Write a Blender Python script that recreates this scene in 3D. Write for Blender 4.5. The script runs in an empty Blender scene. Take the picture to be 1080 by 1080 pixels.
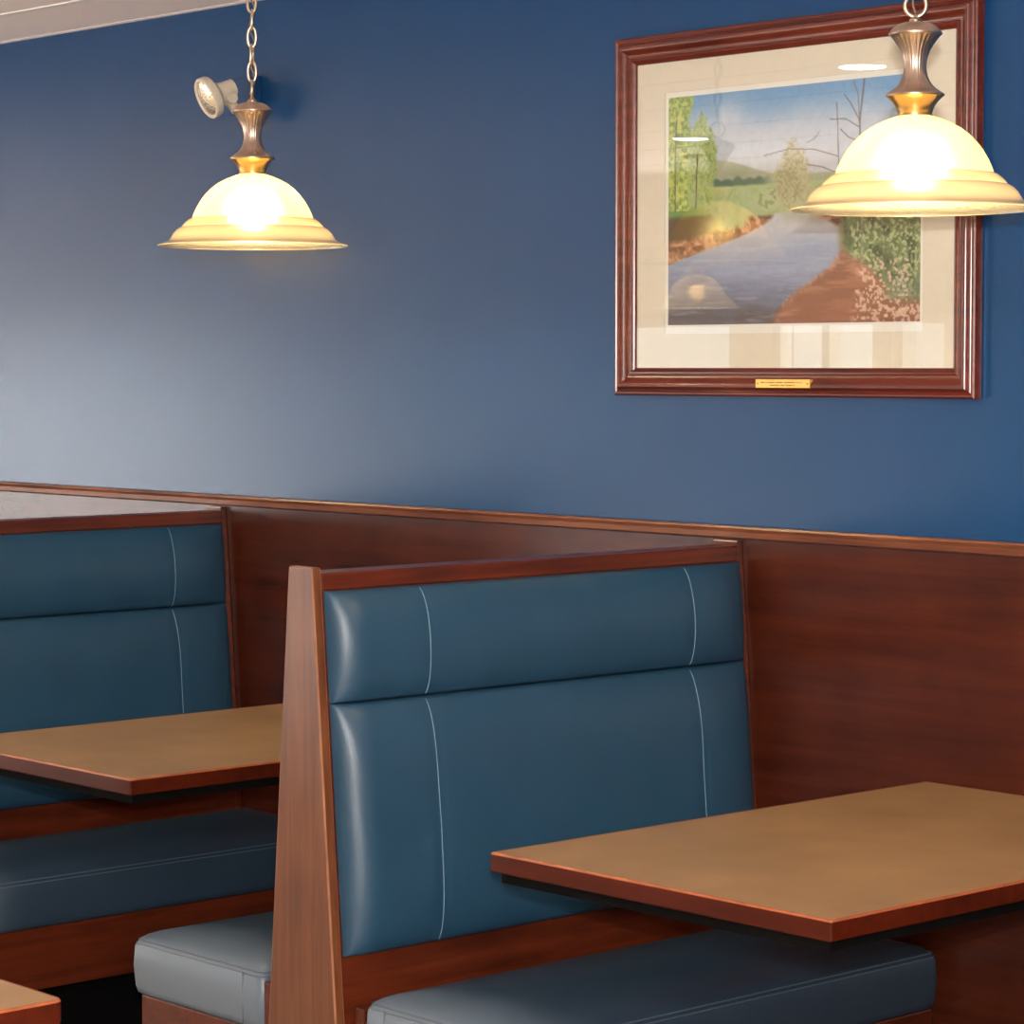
import bpy, bmesh, math, random
import numpy as np
from mathutils import Vector, Matrix
random.seed(4)
C = bpy.context.scene.collection
R = math.radians
PI = math.pi

# ------------------------------------------------------------------ camera
cam_d = bpy.data.cameras.new('camera')
cam = bpy.data.objects.new('camera', cam_d)
C.objects.link(cam)
cam_d.sensor_fit = 'HORIZONTAL'
cam_d.sensor_width = 36.0
cam_d.lens = 36.0 * 2834.0 / 1080.0
cam_d.clip_start = 0.05
cam.location = (3.7598, -4.0118, 1.5515)
cam.rotation_euler = (R(90 - 3.1164), 0, R(47.8511))
bpy.context.scene.camera = cam

# ------------------------------------------------------------------ world, exposure
world = bpy.data.worlds.new('world')
bpy.context.scene.world = world
world.use_nodes = True
bg = world.node_tree.nodes['Background']
bg.inputs[0].default_value = (0.80, 0.90, 1.0, 1)
bg.inputs[1].default_value = 1.0
vs = bpy.context.scene.view_settings
vs.view_transform = 'Standard'
vs.look = 'None'
vs.exposure = 0.0
vs.gamma = 1.0
vs.use_curve_mapping = False

# ------------------------------------------------------------------ area lights: daylight in the windows, flash on the camera
def area(name, loc, rot, sx, sy, watts, col):
    d = bpy.data.lights.new(name, 'AREA')
    d.shape = 'RECTANGLE'
    d.size, d.size_y = sx, sy
    d.energy = watts
    d.color = col
    o = bpy.data.objects.new(name, d)
    C.objects.link(o)
    o.location = loc
    o.rotation_euler = rot
    return o

YF = -5.2                                   # the window wall across the room
# (x from, x to, daylight in watts per metre of width): open sky at the far left, trees outside the nearer ones
WINL = [(-12.6, -10.7, 74.0), (-10.5, -8.6, 52.0), (-8.2, -6.6, 9.0), (-6.4, -4.85, 9.0), (-4.62, -3.98, 11.0), (-3.9, -3.3, 6.0)]
WIN = [(a, b) for a, b, e in WINL]
WZ0, WZ1 = 0.14, 1.78
for a, b, e in WINL:
    area('window_daylight', ((a + b) / 2, YF - 0.16, (WZ0 + WZ1) / 2), (R(90), 0, 0),
         b - a, WZ1 - WZ0, e * (b - a), (0.97, 0.99, 1.0))
# added fill light low outside the windows, brightening the ceiling from below
area('ceiling_fill', (-8.0, YF - 0.95, -0.02), (R(180), 0, 0), 9.6, 1.4, 1500.0, (1.0, 0.95, 0.90))
# the camera's flash: most of it bounced off the ceiling, a little straight ahead from just above the lens
area('bounced_flash', (3.80, -4.05, 1.72), (R(90 + 48), 0, R(52)), 0.07, 0.045, 205.0, (1.0, 0.96, 0.92))
area('camera_flash', (3.765, -4.01, 1.63), (R(90 - 4.0), 0, R(47.85)), 0.07, 0.045, 55.0, (1.0, 0.95, 0.88))

# ------------------------------------------------------------------ materials
def lin(r, g, b):
    f = lambda c: (c / 255 / 12.92) if c / 255 <= .04045 else ((c / 255 + .055) / 1.055) ** 2.4
    return (f(r), f(g), f(b), 1)

def newmat(name):
    m = bpy.data.materials.new(name)
    m.use_nodes = True
    nt = m.node_tree
    return m, nt, nt.nodes['Principled BSDF']

def plain(name, col, rough=.5, metal=0., noise=0., nscale=30, bump=0., bscale=200, coat=0.):
    m, nt, p = newmat(name)
    p.inputs['Base Color'].default_value = col
    p.inputs['Roughness'].default_value = rough
    p.inputs['Metallic'].default_value = metal
    p.inputs['Coat Weight'].default_value = coat
    p.inputs['Coat Roughness'].default_value = .15
    tc = nt.nodes.new('ShaderNodeTexCoord')
    if noise:
        n = nt.nodes.new('ShaderNodeTexNoise')
        n.inputs['Scale'].default_value = nscale
        n.inputs['Detail'].default_value = 5
        nt.links.new(tc.outputs['Object'], n.inputs['Vector'])
        r = nt.nodes.new('ShaderNodeMapRange')
        r.inputs['From Min'].default_value = .3
        r.inputs['From Max'].default_value = .7
        r.inputs['To Min'].default_value = 1 - noise
        r.inputs['To Max'].default_value = 1 + noise
        nt.links.new(n.outputs['Fac'], r.inputs['Value'])
        h = nt.nodes.new('ShaderNodeHueSaturation')
        h.inputs['Color'].default_value = col
        nt.links.new(r.outputs[0], h.inputs['Value'])
        nt.links.new(h.outputs['Color'], p.inputs['Base Color'])
    if bump:
        n2 = nt.nodes.new('ShaderNodeTexNoise')
        n2.inputs['Scale'].default_value = bscale
        n2.inputs['Detail'].default_value = 4
        nt.links.new(tc.outputs['Object'], n2.inputs['Vector'])
        b = nt.nodes.new('ShaderNodeBump')
        b.inputs['Strength'].default_value = bump
        b.inputs['Distance'].default_value = .002
        nt.links.new(n2.outputs['Fac'], b.inputs['Height'])
        nt.links.new(b.outputs['Normal'], p.inputs['Normal'])
    return m

def wood(name, dark, light, axis, rough=.3, scale=1.0, blotch=.25, bump=.04, spec=.5):
    """stained wood; the grain runs along axis (0 x, 1 y, 2 z)"""
    m, nt, p = newmat(name)
    L = nt.links.new
    tc = nt.nodes.new('ShaderNodeTexCoord')
    mp = nt.nodes.new('ShaderNodeMapping')
    s = [46 * scale] * 3
    s[axis] = 2.4 * scale
    mp.inputs['Scale'].default_value = s
    L(tc.outputs['Object'], mp.inputs['Vector'])
    n = nt.nodes.new('ShaderNodeTexNoise')
    n.inputs['Scale'].default_value = 1.0
    n.inputs['Detail'].default_value = 7
    n.inputs['Roughness'].default_value = .62
    n.inputs['Distortion'].default_value = .4
    L(mp.outputs[0], n.inputs['Vector'])
    big = nt.nodes.new('ShaderNodeTexNoise')
    big.inputs['Scale'].default_value = 5.5
    big.inputs['Detail'].default_value = 3
    L(tc.outputs['Object'], big.inputs['Vector'])
    mx = nt.nodes.new('ShaderNodeMath')
    mx.operation = 'MULTIPLY_ADD'
    L(big.outputs['Fac'], mx.inputs[0])
    mx.inputs[1].default_value = blotch * 2
    sub = nt.nodes.new('ShaderNodeMath')
    sub.operation = 'SUBTRACT'
    L(n.outputs['Fac'], sub.inputs[0])
    sub.inputs[1].default_value = blotch
    L(sub.outputs[0], mx.inputs[2])
    cr = nt.nodes.new('ShaderNodeValToRGB')
    cr.color_ramp.elements[0].position = .3
    cr.color_ramp.elements[0].color = dark
    cr.color_ramp.elements[1].position = .72
    cr.color_ramp.elements[1].color = light
    L(mx.outputs[0], cr.inputs['Fac'])
    L(cr.outputs['Color'], p.inputs['Base Color'])
    p.inputs['Roughness'].default_value = rough
    p.inputs['Specular IOR Level'].default_value = spec
    b = nt.nodes.new('ShaderNodeBump')
    b.inputs['Strength'].default_value = bump
    b.inputs['Distance'].default_value = .002
    L(n.outputs['Fac'], b.inputs['Height'])
    L(b.outputs['Normal'], p.inputs['Normal'])
    return m

WD, WL = lin(60, 24, 13), lin(106, 52, 30)
M_wood_x = wood('cherry_wood_x', WD, WL, 0)
M_wood_y = wood('cherry_wood_y', lin(62, 23, 12), lin(100, 42, 22), 1, .3, spec=.32)
M_wood_z = wood('cherry_wood_z', lin(80, 42, 24), lin(116, 70, 42), 2, .3, blotch=.2, spec=.4)
M_wains = wood('wainscot_wood', lin(54, 21, 12), lin(80, 34, 19), 0, .25, .5, .3, spec=.35)
M_cap = wood('cap_wood', lin(86, 44, 28), lin(134, 82, 56), 0, .33)
M_band = wood('edge_band_wood', lin(56, 16, 6), lin(78, 25, 9), 0, .4, spec=.15)
M_mahog = wood('mahogany', lin(74, 24, 16), lin(108, 44, 30), 0, .22, .8, .15)
M_wall = plain('blue_wall_paint', lin(14, 60, 106), .23, noise=.04, nscale=3, bump=.12, bscale=260)
M_wall.node_tree.nodes['Principled BSDF'].inputs['Specular IOR Level'].default_value = .32
M_white = plain('white_ceiling', lin(250, 238, 234), .8, bump=.4, bscale=90)
M_grid = plain('ceiling_grid_white', lin(238, 232, 228), .45, noise=.02)
M_cream = plain('cream_wall_paint', lin(222, 210, 188), .7, noise=.03, nscale=4)
M_floor = plain('tan_floor_tile', lin(206, 192, 176), .5, noise=.08, nscale=6)
M_footshade = plain('footwell_shade', lin(36, 30, 28), .95, noise=.4, nscale=160, bump=.6, bscale=400)  # dark tone holds the shade of the booth footwells
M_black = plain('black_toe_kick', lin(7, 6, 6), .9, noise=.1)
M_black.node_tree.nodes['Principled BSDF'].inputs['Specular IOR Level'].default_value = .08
M_vinyl = plain('blue_vinyl', lin(34, 67, 91), .37, noise=.05, nscale=9, bump=.16, bscale=520)
M_seatv = plain('seat_vinyl', lin(44, 60, 76), .38, noise=.07, nscale=7, bump=.16, bscale=520)
def wear_sheen(m, lit_grey, y0, y1):
    """scuffs and daylight sheen put into the grey of the vinyl, towards the aisle end of the seat (object y)"""
    nt = m.node_tree
    p = nt.nodes['Principled BSDF']
    src = p.inputs['Base Color'].links[0].from_socket
    tc = nt.nodes.new('ShaderNodeTexCoord')
    sx = nt.nodes.new('ShaderNodeSeparateXYZ')
    nt.links.new(tc.outputs['Object'], sx.inputs[0])
    n = nt.nodes.new('ShaderNodeTexNoise')
    n.inputs['Scale'].default_value = 6
    n.inputs['Detail'].default_value = 4
    nt.links.new(tc.outputs['Object'], n.inputs['Vector'])
    ad = nt.nodes.new('ShaderNodeMath')
    ad.operation = 'MULTIPLY_ADD'
    ad.inputs[1].default_value = .12
    nt.links.new(n.outputs['Fac'], ad.inputs[0])
    nt.links.new(sx.outputs['Y'], ad.inputs[2])
    mr = nt.nodes.new('ShaderNodeMapRange')
    mr.interpolation_type = 'SMOOTHSTEP'
    mr.inputs['From Min'].default_value = y0
    mr.inputs['From Max'].default_value = y1
    mr.inputs['To Min'].default_value = .95
    mr.inputs['To Max'].default_value = 0
    nt.links.new(ad.outputs[0], mr.inputs['Value'])
    mx = nt.nodes.new('ShaderNodeMixRGB')
    nt.links.new(mr.outputs[0], mx.inputs[0])
    nt.links.new(src, mx.inputs[1])
    mx.inputs[2].default_value = lit_grey
    nt.links.new(mx.outputs[0], p.inputs['Base Color'])
wear_sheen(M_seatv, lin(98, 112, 126), -1.035, -.87)  # seat ends greyer: daylight sheen painted in along with the scuffs
M_thread = plain('pale_thread', lin(108, 142, 162), .5, noise=.1, nscale=300)
M_seam = plain('grey_blue_seam', lin(86, 98, 110), .45, noise=.1, nscale=300)
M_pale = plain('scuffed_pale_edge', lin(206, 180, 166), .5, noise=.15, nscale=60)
M_edge_lit = plain('lit_wood_edge', lin(150, 78, 44), .4, noise=.25, nscale=25)  # highlight on the table's top edge, put into the colour
M_panel_lit = plain('worn_lit_panel_edge', lin(136, 92, 68), .4, noise=.2, nscale=25)  # pale bevel line: wear and edge highlight painted as one colour
M_lam = plain('tan_laminate', lin(150, 119, 83), .36, noise=.13, nscale=7)
M_plate = plain('brass_plate', lin(236, 196, 112), .5, .55, noise=.06, nscale=30)
M_brass = plain('brass', lin(200, 170, 112), .28, 1, noise=.08, nscale=40)
M_pewter = plain('pewter', lin(186, 168, 154), .34, 1, noise=.15, nscale=60)
M_chain = plain('nickel_chain', lin(200, 186, 164), .28, 1, noise=.1, nscale=90)
M_cord = plain('brown_cord', lin(120, 96, 74), .6, noise=.15, nscale=200)
M_mat = plain('cream_mat_board', lin(221, 211, 196), .85, noise=.02, nscale=60)
M_paper = plain('white_paper', lin(232, 228, 222), .8, noise=.02, nscale=60)
M_lightbody = plain('ivory_plastic', lin(214, 202, 180), .45, noise=.05, nscale=60)
M_steel = plain('dark_steel', lin(40, 40, 42), .4, .8, noise=.1)
M_ink = plain('engraved_ink', lin(120, 88, 34), .5, noise=.1)

# vinyl for the mat-free lens of the security light
m, nt, p = newmat('clear_lens')
p.inputs['Base Color'].default_value = lin(225, 215, 195)
p.inputs['Roughness'].default_value = .12
p.inputs['Metallic'].default_value = .75
M_lens = m
w_ = nt.nodes.new('ShaderNodeTexVoronoi')
w_.inputs['Scale'].default_value = 160
tc_ = nt.nodes.new('ShaderNodeTexCoord')
nt.links.new(tc_.outputs['Object'], w_.inputs['Vector'])
b_ = nt.nodes.new('ShaderNodeBump')
b_.inputs['Strength'].default_value = .35
b_.inputs['Distance'].default_value = .002
nt.links.new(w_.outputs['Distance'], b_.inputs['Height'])
nt.links.new(b_.outputs['Normal'], p.inputs['Normal'])

def pane_mat(name, tint, ior):
    m, nt, p = newmat(name)
    nt.nodes.remove(p)
    tr = nt.nodes.new('ShaderNodeBsdfTransparent')
    tr.inputs[0].default_value = tint
    gl = nt.nodes.new('ShaderNodeBsdfGlossy')
    gl.inputs['Roughness'].default_value = .0
    lw = nt.nodes.new('ShaderNodeLayerWeight')
    lw.inputs['Blend'].default_value = .5
    pw = nt.nodes.new('ShaderNodeMath')
    pw.operation = 'POWER'
    pw.inputs[1].default_value = 5
    nt.links.new(lw.outputs['Facing'], pw.inputs[0])
    fr = nt.nodes.new('ShaderNodeMath')
    fr.operation = 'MULTIPLY_ADD'
    f0 = ((ior - 1) / (ior + 1)) ** 2
    fr.inputs[1].default_value = 1 - f0
    fr.inputs[2].default_value = f0
    nt.links.new(pw.outputs[0], fr.inputs[0])
    mx = nt.nodes.new('ShaderNodeMixShader')
    nt.links.new(fr.outputs[0], mx.inputs[0])
    nt.links.new(tr.outputs[0], mx.inputs[1])
    nt.links.new(gl.outputs[0], mx.inputs[2])
    nt.links.new(mx.outputs[0], nt.nodes['Material Output'].inputs['Surface'])
    return m
M_glass = pane_mat('picture_glass', (.97, .98, .97, 1), 1.62)
M_pane = pane_mat('window_glass', (.96, .97, .97, 1), 1.45)

def shade_mats():
    # alabaster glass: outer skin diffuses the bulb's light, inner skin is frosted and lets it through
    m, nt, p = newmat('alabaster_glass')
    nt.nodes.remove(p)
    tl = nt.nodes.new('ShaderNodeBsdfTranslucent')
    df = nt.nodes.new('ShaderNodeBsdfDiffuse')
    gl = nt.nodes.new('ShaderNodeBsdfGlossy')
    gl.inputs['Roughness'].default_value = .25
    tc = nt.nodes.new('ShaderNodeTexCoord')
    n = nt.nodes.new('ShaderNodeTexNoise')
    n.inputs['Scale'].default_value = 16
    n.inputs['Detail'].default_value = 4
    nt.links.new(tc.outputs['Object'], n.inputs['Vector'])
    cr = nt.nodes.new('ShaderNodeValToRGB')
    cr.color_ramp.elements[0].color = (1.0, .76, .40, 1)
    cr.color_ramp.elements[1].color = (1.0, .82, .50, 1)
    nt.links.new(n.outputs['Fac'], cr.inputs[0])
    nt.links.new(cr.outputs[0], tl.inputs['Color'])
    df.inputs['Color'].default_value = (.80, .70, .48, 1)
    rf = nt.nodes.new('ShaderNodeBsdfRefraction')
    rf.inputs['Roughness'].default_value = .9
    rf.inputs['IOR'].default_value = 1.18
    nt.links.new(cr.outputs[0], rf.inputs['Color'])
    a0 = nt.nodes.new('ShaderNodeMixShader')
    a0.inputs[0].default_value = .75
    nt.links.new(tl.outputs[0], a0.inputs[1])
    nt.links.new(rf.outputs[0], a0.inputs[2])
    a = nt.nodes.new('ShaderNodeMixShader')
    a.inputs[0].default_value = .45
    nt.links.new(a0.outputs[0], a.inputs[1])
    nt.links.new(df.outputs[0], a.inputs[2])
    fr = nt.nodes.new('ShaderNodeFresnel')
    fr.inputs['IOR'].default_value = 1.4
    b = nt.nodes.new('ShaderNodeMixShader')
    nt.links.new(fr.outputs[0], b.inputs[0])
    nt.links.new(a.outputs[0], b.inputs[1])
    nt.links.new(gl.outputs[0], b.inputs[2])
    nt.links.new(b.outputs[0], nt.nodes['Material Output'].inputs['Surface'])
    m2, nt2, p2 = newmat('frosted_inner_glass')
    nt2.nodes.remove(p2)
    tr = nt2.nodes.new('ShaderNodeBsdfTransparent')
    tr.inputs[0].default_value = (1, .97, .9, 1)
    d2 = nt2.nodes.new('ShaderNodeBsdfDiffuse')
    d2.inputs[0].default_value = (.85, .74, .52, 1)
    c = nt2.nodes.new('ShaderNodeMixShader')
    c.inputs[0].default_value = .3
    nt2.links.new(tr.outputs[0], c.inputs[1])
    nt2.links.new(d2.outputs[0], c.inputs[2])
    nt2.links.new(c.outputs[0], nt2.nodes['Material Output'].inputs['Surface'])
    return m, m2
M_shade, M_shade_in = shade_mats()

def emit(name, col, strength):
    m, nt, p = newmat(name)
    p.inputs['Base Color'].default_value = col
    p.inputs['Emission Color'].default_value = col
    p.inputs['Emission Strength'].default_value = strength
    return m
M_bulb = emit('lit_bulb', (1, .82, .50, 1), 260.0)
M_down = emit('lit_downlight', (1, .90, .70, 1), 70.0)

# ------------------------------------------------------------------ object helpers
def tag(o, label=None, cat=None, group=None, kind=None):
    if label: o['label'] = label
    if cat: o['category'] = cat
    if group: o['group'] = group
    if kind: o['kind'] = kind
    return o

def empty(name, loc, rz=0.):
    o = bpy.data.objects.new(name, None)
    o.empty_display_size = .1
    C.objects.link(o)
    o.location = loc
    o.rotation_euler = (0, 0, rz)
    return o

def obj(name, bm, mat, parent=None, smooth=False, angle=None):
    me = bpy.data.meshes.new(name)
    bmesh.ops.recalc_face_normals(bm, faces=bm.faces[:])
    bm.to_mesh(me)
    bm.free()
    o = bpy.data.objects.new(name, me)
    C.objects.link(o)
    for m in (mat if isinstance(mat, (list, tuple)) else [mat]):
        me.materials.append(m)
    if smooth:
        me.polygons.foreach_set('use_smooth', [True] * len(me.polygons))
        if angle:
            me.set_sharp_from_angle(angle=R(angle))
    if parent: o.parent = parent
    return o

def box(bm, x0, x1, y0, y1, z0, z1, bev=0., seg=2):
    v = [bm.verts.new((x, y, z)) for x in (x0, x1) for y in (y0, y1) for z in (z0, z1)]
    fs = [(0, 1, 3, 2), (4, 6, 7, 5), (0, 4, 5, 1), (2, 3, 7, 6), (0, 2, 6, 4), (1, 5, 7, 3)]
    faces = [bm.faces.new([v[i] for i in f]) for f in fs]
    if bev:
        es = list({e for f in faces for e in f.edges})
        bmesh.ops.bevel(bm, geom=es, offset=bev, segments=seg, profile=.5, affect='EDGES')
    return bm

def boxbm(*a, **k):
    return box(bmesh.new(), *a, **k)

def prism_y(pts, y0, y1, bev=0., seg=2):
    """polygon in (x, z) extruded along y"""
    bm = bmesh.new()
    a = [bm.verts.new((x, y0, z)) for x, z in pts]
    b = [bm.verts.new((x, y1, z)) for x, z in pts]
    n = len(pts)
    bm.faces.new(a)
    bm.faces.new(b[::-1])
    for i in range(n):
        bm.faces.new((a[i], b[i], b[(i + 1) % n], a[(i + 1) % n]))
    if bev:
        bmesh.ops.bevel(bm, geom=bm.edges[:], offset=bev, segments=seg, profile=.5, affect='EDGES')
    return bm

def lathe(bm, prof, n=64, rib=None, mi=0, close=False):
    """prof: list of (r, z); rib(i, theta) scales the radius of ring i"""
    rings = []
    for i, (r, z) in enumerate(prof):
        ring = []
        for k in range(n):
            t = 2 * PI * k / n
            rr = r * (rib(i, t) if rib else 1)
            ring.append(bm.verts.new((rr * math.cos(t), rr * math.sin(t), z)))
        rings.append(ring)
    for i in range(len(rings) - 1):
        for k in range(n):
            f = bm.faces.new((rings[i][k], rings[i][(k + 1) % n], rings[i + 1][(k + 1) % n], rings[i + 1][k]))
            f.material_index = mi
    if close:
        for ring in (rings[0], rings[-1]):
            f = bm.faces.new(ring)
            f.material_index = mi
    return rings

def tube(bm, pts, r, n=8, cyclic=False):
    pts = [Vector(p) for p in pts]
    N = len(pts)
    rings = []
    up = None
    for i in range(N):
        if cyclic:
            t = pts[(i + 1) % N] - pts[i - 1]
        else:
            t = pts[min(i + 1, N - 1)] - pts[max(i - 1, 0)]
        t.normalize()
        if up is None:
            up = Vector((0, 0, 1)) if abs(t.z) < .9 else Vector((1, 0, 0))
        a = (up - t * up.dot(t)).normalized()
        up = a
        b = t.cross(a)
        rings.append([bm.verts.new(pts[i] + a * r * math.cos(2 * PI * k / n) + b * r * math.sin(2 * PI * k / n)) for k in range(n)])
    for i in range(N if cyclic else N - 1):
        A, B = rings[i], rings[(i + 1) % N]
        for k in range(n):
            bm.faces.new((A[k], A[(k + 1) % n], B[(k + 1) % n], B[k]))
    if not cyclic:
        bm.faces.new(rings[0])
        bm.faces.new(rings[-1])
    return bm

def children(o):
    return [c for c in list(C.objects) if c.parent == o]

def copy_tree(o, parent=None):
    c = o.copy()
    C.objects.link(c)
    if parent: c.parent = parent
    for ch in children(o):
        copy_tree(ch, c)
    return c

def struct(name, bm, mat, label=None, **k):
    o = obj(name, bm, mat, **k)
    o['kind'] = 'structure'
    if label: o['label'] = label
    return o

# ------------------------------------------------------------------ the room
X0, X1, ZC = -13.0, 6.5, 2.448
struct('wall_back', boxbm(X0, X1, 0, .12, 0, ZC + .1), M_wall, 'blue painted wall behind the booths')
struct('wall_left', boxbm(X0 - .12, X0, YF - .12, .12, 0, ZC + .1), M_cream, 'cream end wall of the dining room')
struct('wall_right', boxbm(X1, X1 + .12, YF - .12, .12, 0, ZC + .1), M_cream, 'cream wall at the other end of the room')
struct('floor', boxbm(X0, X1, YF - .12, 0, -.1, 0), M_floor, 'tan tiled floor of the aisle')
struct('trim_6', boxbm(X0, X1, -1.2, 0, 0, .004), M_footshade, 'added dark strip for the shade under the booths')
struct('ceiling', boxbm(X0, X1, YF - .12, 0, ZC, ZC + .1), M_white, 'white dropped tile ceiling')
bm = bmesh.new()
xs = [X0] + [v for w in WIN for v in w] + [X1]
box(bm, X0, X1, YF - .12, YF, 0, WZ0)
box(bm, X0, X1, YF - .12, YF, WZ1, ZC + .1)
for i in range(0, len(xs), 2):
    box(bm, xs[i], xs[i + 1], YF - .12, YF, WZ0, WZ1)
struct('wall_front', bm, M_cream, 'cream window wall across the room')
for i, (a, b) in enumerate(WIN):
    f = bmesh.new()
    t = .045
    box(f, a, b, YF - .10, YF - .02, WZ0, WZ0 + t)
    box(f, a, b, YF - .10, YF - .02, WZ1 - t, WZ1)
    box(f, a, a + t, YF - .10, YF - .02, WZ0 + t, WZ1 - t)
    box(f, b - t, b, YF - .10, YF - .02, WZ0 + t, WZ1 - t)
    c = (a + b) / 2
    box(f, c - t / 2, c + t / 2, YF - .10, YF - .02, WZ0 + t, WZ1 - t)
    w = struct('window_%d' % (i + 1), f, M_grid, 'white framed window in the opposite wall')
    g = boxbm(a + t, b - t, YF - .062, YF - .058, WZ0 + t, WZ1 - t)
    obj('pane', g, M_pane, w)
# ceiling grid: wall angle and tee bars
struct('trim_1', boxbm(X0, X1, -.022, 0, ZC - .001, ZC), M_white, 'white ceiling wall angle')
bm = bmesh.new()
y = -.326
while y > YF:
    box(bm, X0, X1, y - .012, y + .012, ZC - .003, ZC)
    y -= .61
struct('trim_2', bm, M_grid, 'white tee bars of the dropped ceiling')
# wainscot panel, two lengths of cap moulding meeting above the left bench
WY = -.008
struct('trim_3', boxbm(X0, X1, WY, 0, 0, 1.1985), M_wains, 'reddish brown wood wainscot panelling')
def cap(x0, x1):
    pts = [(0, 1.2), (-.011, 1.2), (-.014, 1.203), (-.0155, 1.214), (-.019, 1.221), (-.017, 1.2255), (0, 1.2265)]
    bm = bmesh.new()
    a = [bm.verts.new((x0, y, z)) for y, z in pts]
    b = [bm.verts.new((x1, y, z)) for y, z in pts]
    n = len(pts)
    bm.faces.new(a); bm.faces.new(b[::-1])
    for i in range(n):
        bm.faces.new((a[i], b[i], b[(i + 1) % n], a[(i + 1) % n]))
    return bm
JX = -1.768
struct('trim_4', cap(X0, JX - .0006), M_cap, 'wood cap moulding left of the joint')
struct('trim_5', cap(JX + .0006, X1), M_cap, 'wood cap moulding right of the joint')

# ------------------------------------------------------------------ booth benches
P = 1.7707
wt, sl, zr = .0338, .0799, 1.186
YO, YI, YW = -1.114, -1.0925, WY - .0165      # end panel outer, inner face; wall panel inner face
xb = lambda z: wt + sl * (zr - z)
ZPAN = 1.1965

def panel_pts(extra=0.):
    zt = ZPAN
    return [(-xb(0) - extra, .0), (xb(0) + extra, 0), (xb(zt) + extra, zt), (-xb(zt) - extra, zt)]

def puff_grid(y0, y1, z0, z1, base, bulge, wy, wz, stitches, ny=90, nz=40, sag=.5):
    """upholstered pad standing on the leaning back; returns bmesh and the surface function"""
    def edge(d, w):
        t = min(max(d / w, 0), 1)
        return math.sqrt(max(0., 1 - (1 - t) ** 2))
    def surf(y, z):
        h = edge(y - y0, wy) * edge(y1 - y, .17)
        k = edge(z - z0, wz) * edge(z1 - z, wz)
        g = sum(math.exp(-((y - s) / .009) ** 2) for s in stitches) * .0035
        wr = .0012 * math.sin(y * 31 + z * 9) * math.sin(z * 23 + 1) * h * k
        return xb(z) + .003 + h * (base + bulge * k) - g * k + wr
    def cos_space(a, b, n, q=.75):
        out = []
        for i in range(n + 1):
            t = i / n
            c = (1 - math.cos(PI * t)) / 2
            out.append(a + (b - a) * (q * c + (1 - q) * t))
        return out
    ys, zs = cos_space(y0, y1, ny), cos_space(z0, z1, nz)
    bm = bmesh.new()
    G = [[bm.verts.new((surf(y, z), y, z)) for z in zs] for y in ys]
    for i in range(ny):
        for j in range(nz):
            bm.faces.new((G[i][j], G[i + 1][j], G[i + 1][j + 1], G[i][j + 1]))
    # skirt back to the board and a closing back face
    loop = [G[i][0] for i in range(ny + 1)] + [G[ny][j] for j in range(1, nz + 1)] + \
           [G[i][nz] for i in range(ny - 1, -1, -1)] + [G[0][j] for j in range(nz - 1, 0, -1)]
    back = [bm.verts.new((xb(v.co.z) + .0005, v.co.y, v.co.z)) for v in loop]
    n = len(loop)
    for i in range(n):
        bm.faces.new((loop[i], loop[(i + 1) % n], back[(i + 1) % n], back[i]))
    bm.faces.new(back)
    return bm, surf

def mirror_x(bm):
    for v in bm.verts: v.co.x = -v.co.x
    return bm

def rrect(x0, x1, y0, y1, r, ins, k=6):
    """rounded rectangle outline inset by ins"""
    x0, x1, y0, y1 = x0 + ins, x1 - ins, y0 + ins, y1 - ins
    r = max(r - ins * .3, .004)
    pts = []
    for cx, cy, a0 in ((x1 - r, y1 - r, 0), (x0 + r, y1 - r, 90), (x0 + r, y0 + r, 180), (x1 - r, y0 + r, 270)):
        for i in range(k + 1):
            a = R(a0 + 90 * i / k)
            pts.append((cx + r * math.cos(a), cy + r * math.sin(a)))
    # spread extra points along the long sides
    out = []
    n = len(pts)
    for i in range(n):
        p, q = pts[i], pts[(i + 1) % n]
        d = math.dist(p, q)
        m_ = max(1, int(d / .06))
        for j in range(m_):
            out.append((p[0] + (q[0] - p[0]) * j / m_, p[1] + (q[1] - p[1]) * j / m_))
    return out

def seat_cushion(x0, x1, y0, y1, z0, z1):
    prof = [(.012, z0), (.003, z0 + .006), (0, z0 + .018), (-.003, (z0 + z1) / 2), (-.001, z1 - .018), (.003, z1 - .010),
            (.008, z1 - .003), (.016, z1 + .003), (.032, z1 + .0095), (.055, z1 + .0155), (.09, z1 + .021), (.14, z1 + .025), (.2, z1 + .026)]
    bm = bmesh.new()
    base = rrect(x0, x1, y0, y1, .016, 0)
    cx, cy = (x0 + x1) / 2, (y0 + y1) / 2
    rings = []
    for ins, z in prof:
        fx = (x1 - x0 - 2 * ins) / (x1 - x0)
        fy = (y1 - y0 - 2 * ins) / (y1 - y0)
        rings.append([bm.verts.new((cx + (x - cx) * fx, cy + (y - cy) * fy, z)) for x, y in base])
    n = len(base)
    for a, b in zip(rings[:-1], rings[1:]):
        for i in range(n):
            bm.faces.new((a[i], a[(i + 1) % n], b[(i + 1) % n], b[i]))
    bm.faces.new(rings[0])
    bm.faces.new(rings[-1])
    return bm

def seam_loop(x0, x1, y0, y1, z, grow, r=.0013):
    base = rrect(x0, x1, y0, y1, .016, 0)
    cx, cy = (x0 + x1) / 2, (y0 + y1) / 2
    fx, fy = 1 + 2 * grow / (x1 - x0), 1 + 2 * grow / (y1 - y0)
    return tube(bmesh.new(), [(cx + (x - cx) * fx, cy + (y - cy) * fy, z) for x, y in base], r, 6, True)

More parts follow.
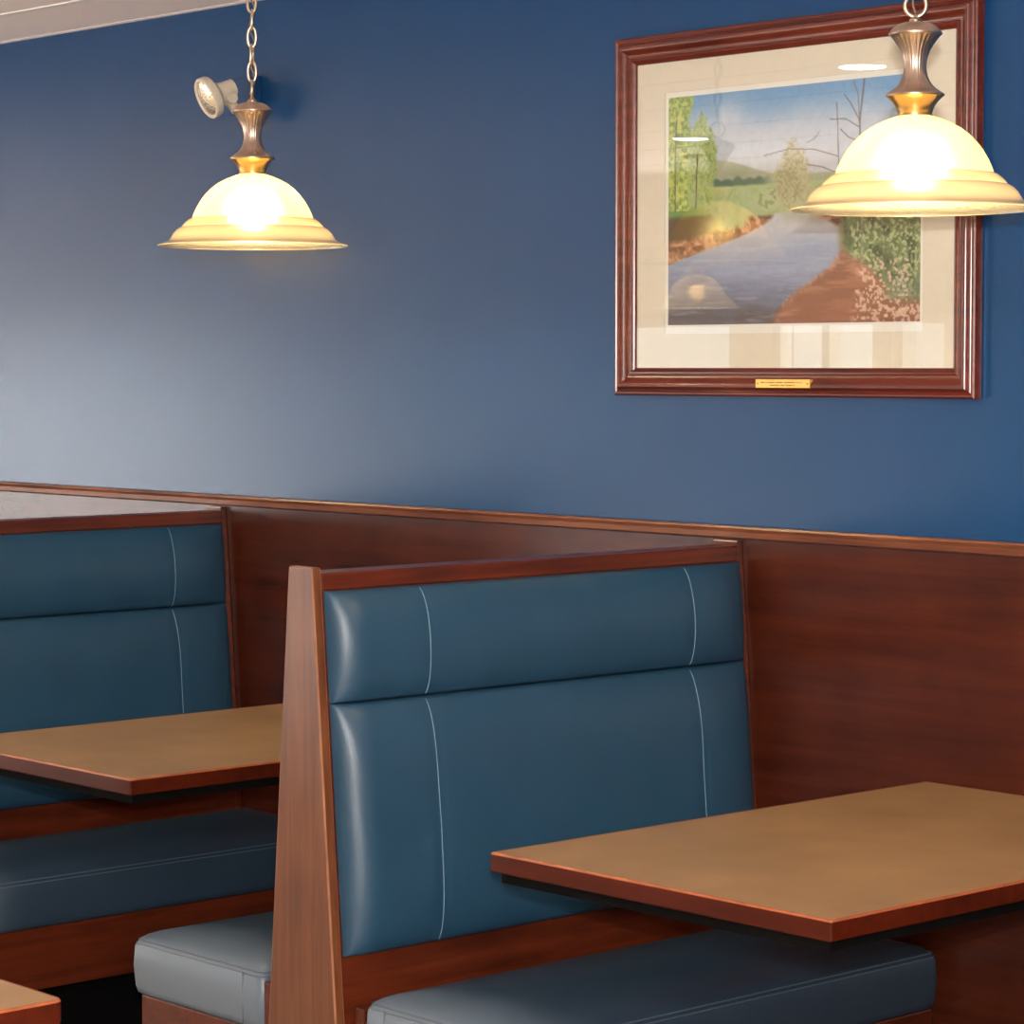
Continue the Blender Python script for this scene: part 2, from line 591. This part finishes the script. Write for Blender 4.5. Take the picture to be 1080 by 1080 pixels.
ST = (-.889, -.205)
SY0, SY1 = -1.0915, -.030
SX0, SX1 = .150, .5656
SZ0, SZ1 = .332, .446
def make_bench():
    root = empty('booth_bench', (0, 0, 0))
    pb = prism_y(panel_pts(), YO, YI, .003)
    bmesh.ops.recalc_face_normals(pb, faces=pb.faces[:])
    pb.normal_update()
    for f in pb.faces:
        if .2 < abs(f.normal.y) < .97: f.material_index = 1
    obj('end_panel', pb, [M_wood_z, M_panel_lit], root)
    pb = prism_y(panel_pts(), YW, WY, .002)
    bmesh.ops.recalc_face_normals(pb, faces=pb.faces[:])
    pb.normal_update()
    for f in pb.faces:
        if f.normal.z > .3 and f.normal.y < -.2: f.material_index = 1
    obj('wall_panel', pb, [M_wood_y, M_pale], root)
    bpts = [(-xb(.0) + .004, 0.), (xb(.0) - .004, 0.), (xb(1.155) - .001, 1.155), (-xb(1.155) + .001, 1.155)]
    obj('back_board', prism_y(bpts, YI, YW), M_wood_y, root)
    rp = [(-xb(1.1553), 1.1553), (xb(1.1553), 1.1553), (xb(zr), zr), (-xb(zr), zr)]
    obj('top_rail', prism_y(rp, YI, YW, .0025), M_wood_y, root)
    for s in (1, -1):
        fix = (lambda b: b) if s > 0 else mirror_x
        y0, y1 = YI + .002, YW - .0015
        for nm, z0, z1, bul, wz in (('backrest_cushion', .5129, .9560, .038, .14), ('headrest_cushion', .9580, 1.1545, .036, .097)):
            bm, surf = puff_grid(y0, y1, z0, z1, .013, bul - .002, .06, wz, ST, nz=44 if wz > .1 else 30)
            cu = obj(nm, fix(bm), M_vinyl, root, True, 50)
            for yy in ST:
                n = 40
                pts = [(surf(yy, z0 + (z1 - z0) * (.01 + .98 * i / n)) + .0009, yy, z0 + (z1 - z0) * (.01 + .98 * i / n)) for i in range(n + 1)]
                obj('stitching', fix(tube(bmesh.new(), pts, .0009, 6)), M_thread, cu, True)
        sc = obj('seat_cushion', fix(seat_cushion(SX0, SX1, SY0, SY1, SZ0, SZ1)), M_seatv, root, True, 60)
        for dz in (.005, .0125):
            obj('seam', fix(seam_loop(SX0, SX1, SY0, SY1, SZ1 - dz, .0002 - (.005 if dz < .01 else .0015))), M_seam, sc, True)
        # upright seam where the boxing meets the back corner of the seat
        pts = [(SX0 + .055, SY0 - .0015, SZ0 + .01 + (SZ1 - SZ0 - .02) * i / 8) for i in range(9)]
        obj('seam', fix(tube(bmesh.new(), pts, .0013, 6)), M_seam, sc, True)
        sb = bmesh.new()
        box(sb, .14, SX1 - .012, SY0 + .012, SY1 - .004, .195, .3315, .003)
        obj('seat_base', fix(sb), M_wood_y, root)
        obj('seat_riser', fix(boxbm(.118, .1455, SY0 + .003, SY1 - .004, .195, .428, .002)), M_wood_y, root)
        obj('toe_kick', fix(boxbm(.11, .44, -1.0, -.02, .0, .195)), M_black, root)
    return root

BG = 'back to back booth benches along the blue wall'
bench = tag(make_bench(), 'blue vinyl booth bench with tapered brown wood end panel, between the two wall tables', 'booth bench', BG)
b2 = copy_tree(bench)
b2.location = (-P, 0, 0)
tag(b2, 'blue vinyl booth bench at the left edge, behind the table without the picture above it', 'booth bench', BG)

# ------------------------------------------------------------------ tables
TX0, TX1, TY0, TZ, TT = .5136, 1.2474, -1.1229, .76, .0325
def table_top(root, x0, x1, y0, y1, rc=.004):
    bw = .0045
    o = rrect(x0, x1, y0, y1, rc, 0, 5)
    cx, cy = (x0 + x1) / 2, (y0 + y1) / 2
    bm = bmesh.new()
    W, D = x1 - x0, y1 - y0
    rings = []
    for ins, z in ((bw + .004, TZ - TT), (.003, TZ - TT), (.0008, TZ - TT + .001), (0, TZ - TT + .003), (0, TZ - .0035), (.0012, TZ - .001), (.003, TZ), (bw, TZ), (bw, TZ - .006)):
        fx, fy = (W - 2 * ins) / W, (D - 2 * ins) / D
        rings.append([bm.verts.new((cx + (x - cx) * fx, cy + (y - cy) * fy, z)) for x, y in o])
    n = len(o)
    for a, b in zip(rings[:-1], rings[1:]):
        for i in range(n):
            bm.faces.new((a[i], a[(i + 1) % n], b[(i + 1) % n], b[i]))
    bm.normal_update()
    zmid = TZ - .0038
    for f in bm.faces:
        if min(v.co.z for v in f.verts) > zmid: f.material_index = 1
    obj('edge_band', bm, [M_band, M_edge_lit], root, True, 19)
    bm = bmesh.new()
    fx, fy = (W - 2 * bw) / W, (D - 2 * bw) / D
    a = [bm.verts.new((cx + (x - cx) * fx, cy + (y - cy) * fy, TZ - TT + .0008)) for x, y in o]
    b = [bm.verts.new((cx + (x - cx) * fx, cy + (y - cy) * fy, TZ - .0004)) for x, y in o]
    bm.faces.new(a[::-1]); bm.faces.new(b)
    for i in range(n):
        bm.faces.new((a[i], a[(i + 1) % n], b[(i + 1) % n], b[i]))
    obj('tabletop', bm, M_lam, root)
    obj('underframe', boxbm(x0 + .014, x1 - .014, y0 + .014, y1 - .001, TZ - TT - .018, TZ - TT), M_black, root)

def make_booth_table():
    root = empty('booth_table', (0, 0, 0))
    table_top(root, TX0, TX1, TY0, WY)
    obj('wall_cleat', boxbm(TX0 + .08, TX1 - .08, WY - .035, WY, TZ - TT - .07, TZ - TT - .018, .003), M_wood_y, root)
    for x in (TX0 + .2, TX1 - .2):
        obj('bracket', boxbm(x - .015, x + .015, -.62, WY - .035, TZ - TT - .028, TZ - TT - .018), M_steel, root)
    return root
TG = 'tan laminate tables fixed to the wall between benches'
tb = tag(make_booth_table(), 'tan laminate booth table below the framed landscape, at right', 'table', TG)
t2 = copy_tree(tb)
t2.location = (-P, 0, 0)
tag(t2, 'tan laminate booth table at left, behind the bench end panel', 'table', TG)

t3 = empty('dining_table', (0, 0, 0))
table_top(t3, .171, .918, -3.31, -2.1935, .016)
cx, cy = .538, -2.75
bm = bmesh.new(); lathe(bm, [(.038, .04), (.038, TZ - TT - .03)], 24, close=True)
bmesh.ops.translate(bm, verts=bm.verts, vec=(cx, cy, 0))
obj('pedestal', bm, M_steel, t3, True, 24)
bm = bmesh.new(); lathe(bm, [(.24, 0), (.24, .012), (.2, .026), (.05, .045), (.04, .06)], 40, close=True)
bmesh.ops.translate(bm, verts=bm.verts, vec=(cx, cy, 0))
obj('pedestal_base', bm, M_steel, t3, True, 24)
obj('mounting_plate', boxbm(cx - .17, cx + .17, cy - .17, cy + .17, TZ - TT - .032, TZ - TT - .018), M_steel, t3)
tag(t3, 'tan laminate table corner with rounded wood edge, cut off at the bottom left', 'table')

# ------------------------------------------------------------------ pendant lamps
def link_bm(L=.046, W=.0225, r=.0029):
    h, w = L / 2 - r, W / 2 - r
    pts = []
    for i in range(32):
        a = 2 * PI * i / 32
        c, q = math.cos(a), math.sin(a)
        pts.append((w * math.copysign(abs(c) ** .85, c), 0, h * math.copysign(abs(q) ** .95, q)))
    return tube(bmesh.new(), pts, r, 8, True)

def make_lamp(chain_top):
    """origin at the centre of the shade's rim"""
    q = .0003532
    root = empty('pendant_lamp', (0, 0, 0))
    H = lambda y: (905 - y) * q
    # glass shade
    outer = [(80, 494), (100, 500), (125, 510), (165, 527), (205, 549), (242, 578), (275, 612), (303, 650), (326, 690), (342, 725), (349, 745),
             (352, 752), (362, 752), (376, 762), (394, 778), (408, 794), (412, 801), (420, 803), (440, 816), (458, 836), (470, 857), (480, 873),
             (497, 885), (522, 894), (543, 900), (549, 904), (548, 908)]
    po = [(r * q, H(y)) for r, y in outer]
    inner = [(max(r - 11, 60), y + 9) for r, y in outer[:-3]][::-1]
    pi_ = [(543 * q, H(908.5))] + [(r * q, H(y)) for r, y in inner]
    bm = bmesh.new()
    NS = 120
    ro = lathe(bm, po, NS, None, 0)
    def rib(i, t):
        return 1 + (.006 * math.cos(30 * t) if i > 1 else 0)
    ri = lathe(bm, pi_, NS, rib, 1)
    for k in range(NS):
        f = bm.faces.new((ro[-1][k], ro[-1][(k + 1) % NS], ri[0][(k + 1) % NS], ri[0][k]))
        f = bm.faces.new((ro[0][k], ro[0][(k + 1) % NS], ri[-1][(k + 1) % NS], ri[-1][k]))
    sh = obj('lamp_shade', bm, [M_shade, M_shade_in], root, True, 45)
    # brass cup
    cup = [(70, 500), (79, 499), (79, 488), (74, 486), (74, 482), (79, 476), (80, 468), (88, 450), (100, 432), (118, 414), (126, 409), (126, 406), (90, 404)]
    bm = bmesh.new(); lathe(bm, [(r * q, H(y)) for r, y in cup], 64, close=True)
    obj('brass_cup', bm, M_brass, root, True, 45)
    # fluted pewter neck
    neck = [(110, 406), (130, 405), (131, 401), (124, 394), (112, 388), (96, 376), (84, 366), (70, 350), (60, 332), (53, 312), (49, 292), (48, 272), (51, 248),
            (57, 225), (66, 203), (78, 182), (92, 163), (103, 148), (112, 141), (118, 136), (118, 129), (112, 122), (108, 117), (96, 104), (78, 92), (54, 84), (32, 80), (26, 76), (28, 71), (22, 66), (14, 58), (12, 50), (0.5, 48)]
    bm = bmesh.new()
    lathe(bm, [(r * q, H(y)) for r, y in neck], 120,
          lambda i, t: 1 + (.045 * (abs(math.cos(14 * t)) - .6) if 4 <= i <= 17 else 0), close=True)
    obj('neck', bm, M_pewter, root, True, 60)
    # loop on top
    zl = H(52)
    bm = bmesh.new()
    tube(bm, [((.0165 * math.cos(2 * PI * i / 24)), 0, zl + .0155 + .0175 * math.sin(2 * PI * i / 24)) for i in range(24)], .003, 8, True)
    lo = obj('loop', bm, M_chain, root, True)
    lo.rotation_euler = (0, 0, R(40))
    # chain up to the canopy
    z = zl + .031
    zt = chain_top - .034
    pitch0 = .0358
    n = max(1, round((zt - z - .006) / pitch0))
    pitch = (zt - z - .006) / n
    lb = link_bm(pitch + .0098)
    first = None
    for i in range(n):
        zc = z + .0035 + pitch * (i + .5)
        if first is None:
            o = first = obj('chain_link', lb, M_chain, root, True)
        else:
            o = first.copy(); C.objects.link(o); o.parent = root
        o.location = (0, 0, zc)
        o.rotation_euler = (R(random.uniform(-4, 4)), 0, R(130 if i % 2 == 0 else 35) + random.uniform(-.25, .25))
    pts = []
    m_ = 60
    for i in range(m_ + 1):
        t = i / m_
        zz = zl + .004 + (chain_top - .02 - zl) * t
        a = zz / (pitch * 2) * 2 * PI
        pts.append((.0052 * math.cos(a) + .001, .0052 * math.sin(a), zz))
    obj('power_cord', tube(bmesh.new(), pts, .0017, 6), M_cord, root, True)
    ct = chain_top
    bm = bmesh.new(); lathe(bm, [(.004, ct - .036), (.012, ct - .034), (.02, ct - .026), (.045, ct - .02), (.062, ct - .008), (.064, ct)], 48, close=True)
    obj('canopy', bm, M_pewter, root, True, 50)
    # socket and bulb
    bm = bmesh.new(); lathe(bm, [(.02, H(500)), (.02, H(600)), (.014, H(605)), (.014, H(640))], 24, close=True)
    obj('socket', bm, M_brass, root, True, 24)
    bm = bmesh.new()
    lathe(bm, [(.0125, H(638)), (.014, H(650)), (.022, H(680)), (.029, H(715)), (.031, H(745)), (.028, H(772)), (.019, H(795)), (.006, H(806))], 24, close=True)
    obj('bulb', bm, M_bulb, root, True, 60)
    return root

LX, LY, LZ, LD = 1.043, -.702, 1.7966, 1.7295
LG = 'pendant lamps hanging over the booth tables'
l1 = make_lamp(ZC - LZ)
l1.location = (LX, LY, LZ)
tag(l1, 'lit pendant lamp with cream glass bell shade, hanging before the framed picture', 'pendant lamp', LG)
l2 = copy_tree(l1)
l2.location = (LX - LD, LY, LZ)
l2.rotation_euler = (0, 0, R(103))
tag(l2, 'lit pendant lamp with cream glass bell shade on a chain, beside the ivory security light', 'pendant lamp', LG)

l3 = copy_tree(l1)  # extra lamp added out of view to help light the ceiling
l3.location = (LX - 2 * LD, LY, LZ)
tag(l3, 'added lit pendant lamp with cream glass bell shade, out of view left of the security light', 'pendant lamp', LG)

l4 = copy_tree(l1)
l4.location = (-4.26, -4.34, LZ)
tag(l4, 'lit pendant lamp mirrored small in the lower left of the picture glass', 'pendant lamp', 'pendant lamps by the windows')

# ------------------------------------------------------------------ framed landscape
FX0, FX1, FZ0, FZ1 = -.3252, .633, 1.4892, 2.2365
FW, FH = FX1 - FX0, FZ1 - FZ0
pic = empty('framed_picture', ((FX0 + FX1) / 2, 0, (FZ0 + FZ1) / 2))
tag(pic, 'mahogany framed landscape of a river between trees, hanging on the blue wall', 'picture')
def sweep_frame(w, h, prof):
    """prof: (inset from the outer edge, distance from the wall)"""
    bm = bmesh.new()
    rings = []
    for ins, d in prof:
        rings.append([bm.verts.new((sx * (w / 2 - ins), -d, sz * (h / 2 - ins))) for sx, sz in ((-1, -1), (1, -1), (1, 1), (-1, 1))])
    for a, b in zip(rings, rings[1:] + rings[:1]):
        for i in range(4):
            bm.faces.new((a[i], a[(i + 1) % 4], b[(i + 1) % 4], b[i]))
    return bm
fp = [(0, .003), (0, .020), (.001, .0225), (.004, .0245), (.007, .0245), (.009, .0225), (.0105, .0215), (.012, .0225), (.015, .0275), (.019, .0305), (.023, .0305),
      (.027, .0285), (.031, .0245), (.035, .0215), (.040, .0195), (.044, .019), (.0455, .021), (.049, .0215), (.052, .0195), (.0545, .0165), (.057, .015), (.058, .013), (.058, .003)]
obj('picture_frame', sweep_frame(FW, FH, fp), M_mahog, pic, True, 28)
iw, ih = FW - .112, FH - .112
IX0, IX1, IZ0, IZ1 = -.1785, .4903, 1.6355, 2.105          # the print
pcx, pcz = (FX0 + FX1) / 2, (FZ0 + FZ1) / 2
def ringplane(bm, ox0, ox1, oz0, oz1, x0, x1, z0, z1, yf, yb):
    o = [(ox0, oz0), (ox1, oz0), (ox1, oz1), (ox0, oz1)]
    n = [(x0, z0), (x1, z0), (x1, z1), (x0, z1)]
    vs = [[bm.verts.new((x, y, z)) for x, z in l] for l, y in ((o, yb), (o, yf), (n, yf), (n, yb))]
    for a, b in zip(vs, vs[1:] + vs[:1]):
        for i in range(4):
            bm.faces.new((a[i], a[(i + 1) % 4], b[(i + 1) % 4], b[i]))
    return bm
obj('mat_board', ringplane(bmesh.new(), -iw / 2, iw / 2, -ih / 2, ih / 2, IX0 - .009 - pcx, IX1 + .008 - pcx, IZ0 - .0185 - pcz, IZ1 + .011 - pcz, -.0115, -.0085), M_mat, pic)
obj('backing_paper', boxbm(-iw / 2, iw / 2, -.0085, -.005, -ih / 2, ih / 2), M_paper, pic)
obj('glass_pane', boxbm(-iw / 2, iw / 2, -.0142, -.0126, -ih / 2, ih / 2), M_glass, pic)

def landscape():
    NX, NZ = 330, 236
    rs = np.random.RandomState(7)
    u, v = np.meshgrid(np.linspace(0, 1, NX), np.linspace(0, 1, NZ))
    asp = (IX1 - IX0) / (IZ1 - IZ0)
    def vnoise(fx, fy, seed):
        r = np.random.RandomState(seed)
        g = r.rand(int(fy) + 3, int(fx) + 3)
        x, y = u * fx, v * fy
        xi, yi = x.astype(int), y.astype(int)
        tx, ty = x - xi, y - yi
        tx, ty = tx * tx * (3 - 2 * tx), ty * ty * (3 - 2 * ty)
        return (g[yi, xi] * (1 - tx) + g[yi, xi + 1] * tx) * (1 - ty) + (g[yi + 1, xi] * (1 - tx) + g[yi + 1, xi + 1] * tx) * ty
    def fbm(f, seed, o=4, ay=1.):
        s = 0; a = .5; t = 0
        for i in range(o):
            s = s + a * vnoise(f * asp * 2 ** i, f * ay * 2 ** i, seed + i); t += a; a *= .55
        return s / t
    col = lambda r, g, b: np.array([r, g, b], float)
    def lay(img, c, m):
        m = np.clip(m, 0, 1)[..., None]
        return img * (1 - m) + c * m
    ss = lambda a, b, x: (lambda t: t * t * (3 - 2 * t))(np.clip((x - a) / (b - a + 1e-9), 0, 1))
    n1, n2, n3, n4 = fbm(3, 1), fbm(8, 11), fbm(24, 21), fbm(60, 31, 2)
    n5 = fbm(95, 91, 2)
    # sky
    img = lay(np.zeros((NZ, NX, 3)) + col(108, 156, 204), col(192, 200, 216), ss(-.02, .2, v + .16 * (n1 - .5)))
    img = lay(img, col(208, 206, 208), ss(.22, .4, v) * .8)
    img = lay(img, col(214, 218, 228), ss(.5, .66, n1) * ss(.02, .12, v) * .6)
    # distant hills
    ht = .285 + .08 * ss(.2, .5, u) + .012 * (n2 - .5)
    img = lay(img, col(164, 168, 146), ss(0, .012, v - ht) * ss(.12, .16, u) * (u < .72))
    img = lay(img, col(150, 158, 120), ss(.4, .6, n3) * ss(0, .03, v - ht) * .5 * (v < .5))
    # dark tree line and field
    img = lay(img, col(92, 118, 96), ss(0, .012, v - (.375 - .025 * np.abs(np.sin(u * 70)) * n3)) * (v < .42) * ss(.17, .2, u) * ss(.44, .38, u))
    img = lay(img, col(168, 182, 136), ss(.40, .415, v + .006 * n3))
    img = lay(img, col(146, 166, 106), ss(.4, .7, n3) * ss(.41, .43, v) * .55)
    # bush at the bend
    d = ((u - .43) / .06) ** 2 + ((v - .47) / .055) ** 2 + .9 * (n3 - .5) + .5 * (n4 - .5)
    img = lay(img, col(178, 186, 146), ss(1.1, .8, d))
    img = lay(img, col(138, 150, 100), ss(1.0, .7, d) * ss(.45, .65, n4))
    # middle tree
    d = ((u - .515) / (.074 * (.75 + .35 * ss(.24, .42, v)))) ** 2 + ((v - .385) / .15) ** 2 + 1.1 * (n3 - .5) + 1.0 * (n4 - .5)
    img = lay(img, col(190, 182, 146), ss(1.25, .6, d) * .9)
    img = lay(img, col(150, 146, 108), ss(1.0, .4, d) * ss(.42, .64, n5) * .7)
    img = lay(img, col(128, 124, 92), ss(.8, .3, d) * ss(.36, .46, v) * ss(.4, .62, n4) * .5)
    # water
    left = .44 - .55 * ss(.53, .82, v) - .2 * (v > .8)
    right = .56 + .16 * ss(.5, .62, v) + .03 * (n2 - .5) - .28 * ss(.68, 1.0, v)
    streak = fbm(6, 51, 4, 9)
    water = lay(np.zeros((NZ, NX, 3)) + col(190, 190, 198), col(150, 160, 188), ss(.58, .72, v + .1 * (n1 - .5)))
    water = lay(water, col(104, 112, 140), ss(.70, .88, v + .12 * (streak - .5) - .08 * u))
    water = lay(water, col(84, 76, 84), ss(.86, .98, v + .1 * (streak - .5)) * ss(.75, .3, u))
    water = lay(water, col(182, 188, 206), ss(.55, .75, streak) * .4)
    water = lay(water, col(170, 166, 140), ss(.60, .54, v) * ss(.45, .5, u) * .6)
    wm = ss(.525, .54, v) * ss(-.012, .012, u - left) * ss(.012, -.03, u - right)
    # banks
    bank = lay(np.zeros((NZ, NX, 3)) + col(160, 108, 82), col(196, 148, 122), ss(.45, .65, n4))
    bank = lay(bank, col(104, 64, 48), ss(.5, .68, n3))
    img = lay(img, col(96, 140, 66), ss(.47, .5, v) * ss(.20, .08, u))
    img = lay(img, col(70, 56, 46), ss(.515, .54, v + .02 * (n3 - .5)) * ss(.24, .1, u))
    img = lay(img, bank, ss(.60, .635, v + .02 * (n3 - .5) + .18 * (u - .12)) + ss(.53, .55, v) * ss(.3, .36, u))
    img = lay(img, water, wm)
    rb = ss(-.02, .03, u - right + .03 * (n3 - .5)) * ss(.58, .64, v)
    img = lay(img, lay(np.zeros((NZ, NX, 3)) + col(142, 90, 68), col(180, 128, 106), ss(.42, .66, streak)), rb)
    img = lay(img, col(150, 92, 66), ss(.78, .95, v + .3 * (u - .6)) * ss(.42, .6, u) * ss(.35, .65, streak) * .75)
    img = lay(img, col(216, 176, 156), rb * ss(.56, .62, n4) * ss(.76, .84, u + .06 * n2) * .9)
    # right hand wood
    e = .715 + .05 * (n2 - .5) + .16 * ss(.68, .86, v)
    m = ss(-.02, .03, u - e) * ss(.44, .5, v + .04 * n2) * ss(.93, .84, v - .06 * (u - .8))
    img = lay(img, col(116, 132, 90), m)
    img = lay(img, col(62, 76, 48), m * ss(.46, .66, n3) * (1 - .5 * ss(.4, .6, n5)))
    img = lay(img, col(78, 92, 58), m * ss(.5, .62, n4) * .5)
    img = lay(img, col(176, 184, 136), m * ss(.5, .64, n5) * ss(.35, .52, n2))
    img = lay(img, col(128, 140, 116), m * ss(.78, .9, v) * .8)
    m = ss(.5, .42, v) * ss(.86, .92, u + .1 * (n2 - .5)) * ss(.2, .3, v)
    img = lay(img, col(150, 150, 128), m * .7)
    # left trees
    m = ss(.105, .085, u + .05 * (n3 - .5)) * (v < .5)
    img = lay(img, col(164, 184, 96), m * ss(.3, .45, n3 + .15))
    img = lay(img, col(112, 138, 66), m * ss(.46, .64, n5) * .75)
    img = lay(img, col(104, 128, 62), m * ss(.5, .66, n4) * .6)
    img = lay(img, col(206, 212, 120), m * ss(.56, .66, vnoise(80, 60, 77)) * .7)
    d = ((u - .142) / .062) ** 2 + ((v - .30) / .20) ** 2 + 1.1 * (n3 - .5) + .8 * (n4 - .5)
    m = ss(1.2, .7, d)
    img = lay(img, col(166, 184, 110), m * .9)
    img = lay(img, col(124, 146, 84), m * ss(.46, .64, n5) * .7)
    def stroke(pts, w, c, a=.85):
        nonlocal img
        for (x0, y0), (x1, y1) in zip(pts, pts[1:]):
            dx, dy = (x1 - x0) * asp, y1 - y0
            t = np.clip(((u - x0) * asp * dx + (v - y0) * dy) / (dx * dx + dy * dy + 1e-9), 0, 1)
            dd = np.hypot((u - x0) * asp - t * dx, v - y0 - t * dy)
            img = lay(img, c, ss(w * 1.8, w * .6, dd) * a)
    tk = col(78, 66, 52)
    stroke([(.03, .50), (.028, .3), (.035, .1)], .003, tk, .7)
    stroke([(.118, .49), (.12, .36), (.125, .25)], .003, tk, .8)
    bt = col(104, 94, 98)
    stroke([(.775, .62), (.777, .3), (.772, .17), (.785, .05), (.79, .0)], .0038, bt)
    stroke([(.772, .17), (.74, .1), (.715, .06)], .0022, bt)
    stroke([(.774, .2), (.72, .16), (.66, .155)], .002, bt)
    stroke([(.776, .26), (.73, .235), (.7, .2)], .002, bt)
    stroke([(.772, .17), (.765, .06), (.75, .01)], .002, bt)
    stroke([(.695, .45), (.69, .2), (.685, .09)], .0022, bt)
    stroke([(.69, .31), (.6, .275), (.5, .265), (.4, .285)], .0018, bt)
    stroke([(.69, .38), (.63, .35), (.57, .335)], .0018, bt)
    stroke([(.62, .2), (.6, .23), (.57, .245)], .0018, bt, .6)
    stroke([(.785, .76), (.783, .5)], .006, col(150, 150, 130), .5)
    img = img * (1 + .06 * (n4 - .5)[..., None])
    # signature-like leaf flecks along the right shore
    for i in range(150):
        x = rs.uniform(.76, .96); y = rs.uniform(.74, .99)
        if x - .74 < (.99 - y) * .2: continue
        m = (np.abs(u - x) < .004 * rs.uniform(.6, 1.6)) & (np.abs(v - y) < .005)
        img = lay(img, col(222, 190, 172), m * .8)
    c = np.clip(img / 255, 0, 1)
    c = np.where(c <= .04045, c / 12.92, ((c + .055) / 1.055) ** 2.4)
    xs = np.linspace(IX0 - pcx, IX1 - pcx, NX)
    zs = np.linspace(IZ1 - pcz, IZ0 - pcz, NZ)
    X, Z = np.meshgrid(xs, zs)
    co = np.stack([X, np.full_like(X, -.0089), Z], -1).reshape(-1, 3)
    idx = np.arange(NX * NZ).reshape(NZ, NX)
    fc = np.stack([idx[:-1, :-1], idx[1:, :-1], idx[1:, 1:], idx[:-1, 1:]], -1).reshape(-1, 4)
    me = bpy.data.meshes.new('landscape_print')
    me.from_pydata(co.tolist(), [], fc.tolist())
    at = me.color_attributes.new('paint', 'FLOAT_COLOR', 'POINT')
    rgba = np.concatenate([c.reshape(-1, 3), np.ones((NX * NZ, 1))], 1).astype(np.float32)
    at.data.foreach_set('color', rgba.ravel())
    m, nt, p = newmat('landscape_paint')
    ca = nt.nodes.new('ShaderNodeVertexColor')
    ca.layer_name = 'paint'
    nt.links.new(ca.outputs['Color'], p.inputs['Base Color'])
    p.inputs['Roughness'].default_value = .8
    me.materials.append(m)
    o = bpy.data.objects.new('landscape_print', me)
    C.objects.link(o)
    o.parent = pic
landscape()

# brass name plate with two engraved lines, too small to read in the photo
px0, px1, pz0, pz1 = .0905 - pcx, .2343 - pcx, 1.5075 - pcz, 1.5245 - pcz
plq = obj('name_plate', boxbm(px0, px1, -.0325, -.0195, pz0, pz1, .0006), M_plate, pic)
for sx in (px0 + .006, px1 - .006):
    bm = bmesh.new(); lathe(bm, [(.0018, 0), (.0016, .0006), (.0005, .0009)], 16, close=True)
    bmesh.ops.rotate(bm, verts=bm.verts, cent=(0, 0, 0), matrix=Matrix.Rotation(R(90), 3, 'X'))
    bmesh.ops.translate(bm, verts=bm.verts, vec=(sx, -.0325, (pz0 + pz1) / 2))
    obj('screw', bm, M_ink, plq, True, 24)
bm = bmesh.new()
for zz, a, b in ((pz0 + .0105, px0 + .014, px1 - .02), (pz0 + .005, px0 + .036, px1 - .04)):
    x = a
    while x < b:
        w = random.uniform(.0012, .0022)
        if random.random() > .16:
            box(bm, x, x + w, -.0327, -.0324, zz - .0013, zz + .0013)
        x += w + .0007
obj('engraving', bm, M_ink, plq)
pic.rotation_euler = (R(0.0), 0, R(0.0))

# ------------------------------------------------------------------ security light head on its painted box
sec = empty('security_light', (-1.645, 0, 2.208))
tag(sec, 'ivory swivel security light head on a blue painted wall box, behind the left lamp chain', 'light')
obj('junction_box', boxbm(-.05, .055, -.022, 0, -.036, .055, .003), M_wall, sec)
ax = Vector((-.20, -.88, -.40)).normalized()
rot = Vector((0, 0, 1)).rotation_difference(ax).to_matrix()
hc = Vector((.004, -.118, .0))
def place(bm):
    bmesh.ops.rotate(bm, verts=bm.verts, cent=(0, 0, 0), matrix=rot)
    bmesh.ops.translate(bm, verts=bm.verts, vec=hc)
    return bm
bm = bmesh.new()
lathe(bm, [(.016, -.068), (.021, -.066), (.023, -.04), (.027, -.022), (.040, -.010), (.0505, -.006), (.052, -.002), (.052, .012), (.050, .0145), (.046, .0145), (.044, .011), (.02, .011)], 48, close=True)
obj('lamp_head', place(bm), M_lightbody, sec, True, 24)
bm = bmesh.new()
lathe(bm, [(.0445, .0112), (.04, .0135), (.028, .0165), (.014, .018), (.002, .0185)], 40, close=True)
obj('lens', place(bm), M_lens, sec, True, 50)
bm = bmesh.new()
tail = hc + ax * -.05
tube(bm, [(.012, -.018, -.024), (.012, -.05, -.026), tail + Vector((.004, .0, -.024))], .013, 14)
tube(bm, [tail + Vector((-.010, .004, -.026)), tail + Vector((.020, .0, -.020))], .015, 14)
tube(bm, [tail + Vector((.004, .0, -.024)), tail], .012, 12)
obj('swivel_arm', bm, M_lightbody, sec, True, 50)

# ------------------------------------------------------------------ recessed ceiling lights across the room (seen in the picture glass)
def downlight():
    root = empty('recessed_light', (0, 0, 0))
    bm = bmesh.new(); lathe(bm, [(.071, -.001), (.086, -.004), (.088, 0)], 48)
    lathe(bm, [(.071, -.001), (.0705, 0)], 48)
    obj('trim_ring', bm, M_grid, root, True, 24)
    bm = bmesh.new(); lathe(bm, [(.070, -.0015), (.045, -.004), (.002, -.005)], 48, close=True)
    obj('diffuser', bm, M_down, root, True, 60)
    return root
d1 = downlight()
d1.location = (-1.56, -2.25, ZC)
tag(d1, 'lit recessed ceiling light mirrored at the top of the picture glass', 'ceiling light', 'recessed ceiling lights')
d2 = copy_tree(d1)
d2.location = (-3.69, -3.71, ZC)
tag(d2, 'lit recessed ceiling light mirrored over the left trees of the picture', 'ceiling light', 'recessed ceiling lights')
